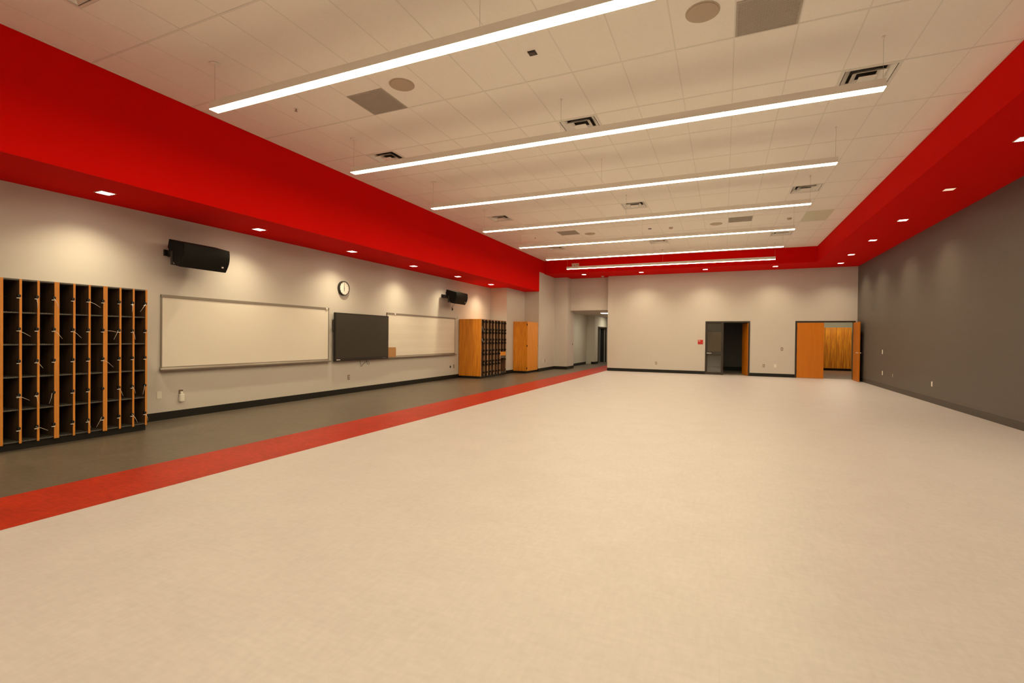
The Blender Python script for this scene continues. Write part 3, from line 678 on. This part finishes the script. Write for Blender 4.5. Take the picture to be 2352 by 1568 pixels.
dup(near, (NX, 4.43-2*NW, 0), 'near cubby unit in the middle of the visible near row')
dup(near, (NX, 4.43-3*NW, 0), 'near cubby unit at the left frame edge')
dup(near, (NX, 4.43-4*NW, 0), 'near cubby unit just outside the left frame edge')
TAILS = [(3.159, 1.837, 3.168, 1.735), (3.328, 1.866, 3.383, 1.743), (3.701, 1.852, 3.833, 1.78), (4.392, 1.864, 4.324, 1.748), (2.982, 1.449, 3.102, 1.381), (3.329, 1.46, 3.417, 1.351), (3.521, 1.455, 3.618, 1.363), (3.886, 1.465, 4.02, 1.449), (4.04, 1.473, 3.991, 1.343), (4.225, 1.467, 4.262, 1.343), (4.219, 1.858, 4.219, 1.742), (3.151, 1.069, 3.223, 0.984), (3.865, 1.069, 3.987, 0.957), (2.972, 0.66, 3.095, 0.595), (3.149, 0.657, 3.18, 0.537), (3.312, 0.664, 3.283, 0.53), (4.051, 0.662, 4.11, 0.539), (4.22, 0.669, 4.27, 0.562), (4.385, 0.669, 4.363, 0.54), (3.15, 0.26, 3.272, 0.195), (3.682, 0.267, 3.724, 0.157), (3.848, 0.28, 3.789, 0.15), (4.221, 0.268, 4.297, 0.133), (4.408, 0.233, 4.434, 0.134)]
units = [o for o in COL.objects if o.name.startswith('instrument_cabinet')]
for a, za, b, zb in TAILS:
    u = min(units, key=lambda o: abs(o.location.y+NW/2-a)); oy = u.location.y
    MB().tube([(.020, a-oy, za), (.030, (a*.55+b*.45)-oy, za*.55+zb*.45+.006), (.016, b-oy, zb)], .0022, 6).build('zip_tie_tail', M_TIE, u)
# far units (two columns each)
FWD, FX, FD = .520, -7.65, .86
FZ = [1.96, 1.70, 1.585, 1.346, 1.22, .968, .828, .589, .469, .205]; FS = [1.645, 1.283, .895, .530, .105]
def far_fill(t, cw, low):
    for c in range(2):
        a = .026 + c*(cw+.026*.9)
        for z in FS:
            if low and z < .8: continue
            shelf_mb(a+.0005, a+cw-.0005, z, FD).build('shelf', M_SHELFD, t)
        for z in FZ:
            if low and z < .9: continue
            MB().box(-.03, .016, a+cw-.040, a+cw+.016, z-.030, z+.030).build('door_catch', M_BLACK, t, .003)
far, cwf, ypf = cab_unit('instrument_cabinet', 'far cubby unit with the oak side, nearest of the far row', 'far instrument cubbies', FD, FWD, 2.045, 2, FS, FX, 14.865, pm=M_CUBBYF, em=M_EDGEP)
far_fill(far, cwf, False)
dup(far, (FX, 14.865+FWD, 0), 'second far cubby unit from the oak-sided end')
dup(far, (FX, 14.865+2*FWD, 0), 'third far cubby unit, left of the one with an oak band')
MB().box(-FD, .001, -.012, .0, .08, 2.055).build('oak_end_panel', M_WOOD, far)
MB().box(-FD, 0, 0, 4*FWD, 2.047, 2.055).build('oak_top_trim', M_WOOD, far)
MB().tube([(.02, .03, 1.80), (.03, .10, 1.68), (.02, .14, 1.60)], .004, 6).build('zip_tie_tail', M_TIE, far)
MB().tube([(.02, .02, 1.38), (.03, .10, 1.28), (.02, .16, 1.23)], .004, 6).build('zip_tie_tail', M_TIE, far)
last, cwl, _ = cab_unit('instrument_cabinet', 'last far cubby unit with an oak band above one tall bin', 'far instrument cubbies', FD, FWD, 2.045, 1, FS, FX, 14.865+3*FWD, pm=M_CUBBYF, em=M_EDGEP)
hw = (FWD-2*.026-.0234)/2
dv = MB().box(-FD+.01, -.004, .026+hw, .026+hw+.0234, .90, 2.03).build('divider', M_CUBBYF, last)
MB().box(-.004, .001, .026+hw, .026+hw+.0234, .90, 2.045).build('edge_band', M_EDGEP, dv)
far_fill(last, hw, True)
MB().box(-.02, .004, .026, FWD-.026, .746, .888).build('oak_band', M_WOODC, last, .002)
MB().box(-FD+.02, -.02, .026, FWD-.026, .650, .745).build('bin_top', M_SHELF, last)
MB().box(-.20, -.19, .026, FWD-.026, .125, .650).build('bin_panel', wood_mat('brown_bin_panel', (.10, .05, .02), (.08, .04, .016)), last)
shelf_mb(.027, FWD-.027, .12, FD).build('shelf', M_SHELF, last)
for z in (.60, .205): MB().box(-.02, .014, FWD-.056, FWD-.014, z-.024, z+.024).build('door_catch', M_BLACK, last, .003)

# oak wardrobe
wd = thing('storage_wardrobe', 'tall closed oak wardrobe between the far cubbies and the corridor', 'wardrobe', (-7.83, 18.055, 0))
DX = .60
MB().box(.001, DX, 0, .02, .085, 2.072).box(.001, DX, 1.165, 1.185, .085, 2.072).box(.001, DX, .02, 1.165, .085, .105).box(.001, DX, .02, 1.165, 2.05, 2.072).box(.001, .02, .02, 1.165, .105, 2.05).build('carcass', M_WOOD, wd)
for k in range(2):
    dr = MB().box(DX+.001, DX+.022, .002+.592*k, .590+.592*k, .087, 2.070).build('wardrobe_door', M_WOODC, wd, .001)
    for z in (.2, 1.1, 1.95):
        yy = -.003 if k == 0 else 1.184
        MB().box(DX-.01, DX+.026, yy-.004, yy+.004, z-.035, z+.035).build('hinge', M_BLACK, dr)
MB().box(.02, DX-.06, .01, 1.175, 0, .084).build('toe_kick', M_BASE, wd)

# storage room oak cabinets seen through the double doorway
def oak_cab(y, x, W2, label, seed):
    t = thing('storage_cabinet', label, 'cabinet', (x, y, 0), group='oak cabinets in the storage room')
    MB().box(0, W2, .025, .6, .10, 2.08).build('carcass', M_WOOD, t)
    h = W2/2
    for k in range(2):
        MB().box(k*h+.003, (k+1)*h-.003, 0, .022, .105, 2.075).build('cabinet_door', M_PLANK, t, .002)
    MB().box(0, W2, .06, .6, 0, .10).build('toe_kick', M_BASE, t)
    return t
oak_cab(27.72, 3.90, .60, 'oak storage cabinet mostly hidden behind the closed door leaf', 1)
oak_cab(27.72, 4.505, .46, 'oak storage cabinet left in the open double doorway', 2)
oak_cab(27.72, 4.97, .62, 'oak storage cabinet right in the open double doorway', 3)
# cabinet in the unlit room
dk = thing('wall_cabinet', 'dim brown cabinet seen through the glass sidelight', 'cabinet', (-1.19, 24.45, .88))
MB().box(0, 1.10, .022, .47, 0, .91).build('carcass', M_DIMW, dk)
for k in range(2): MB().box(.003+.55*k, .547+.55*k, 0, .02, .003, .907).build('cabinet_door', M_DIMW, dk, .002)
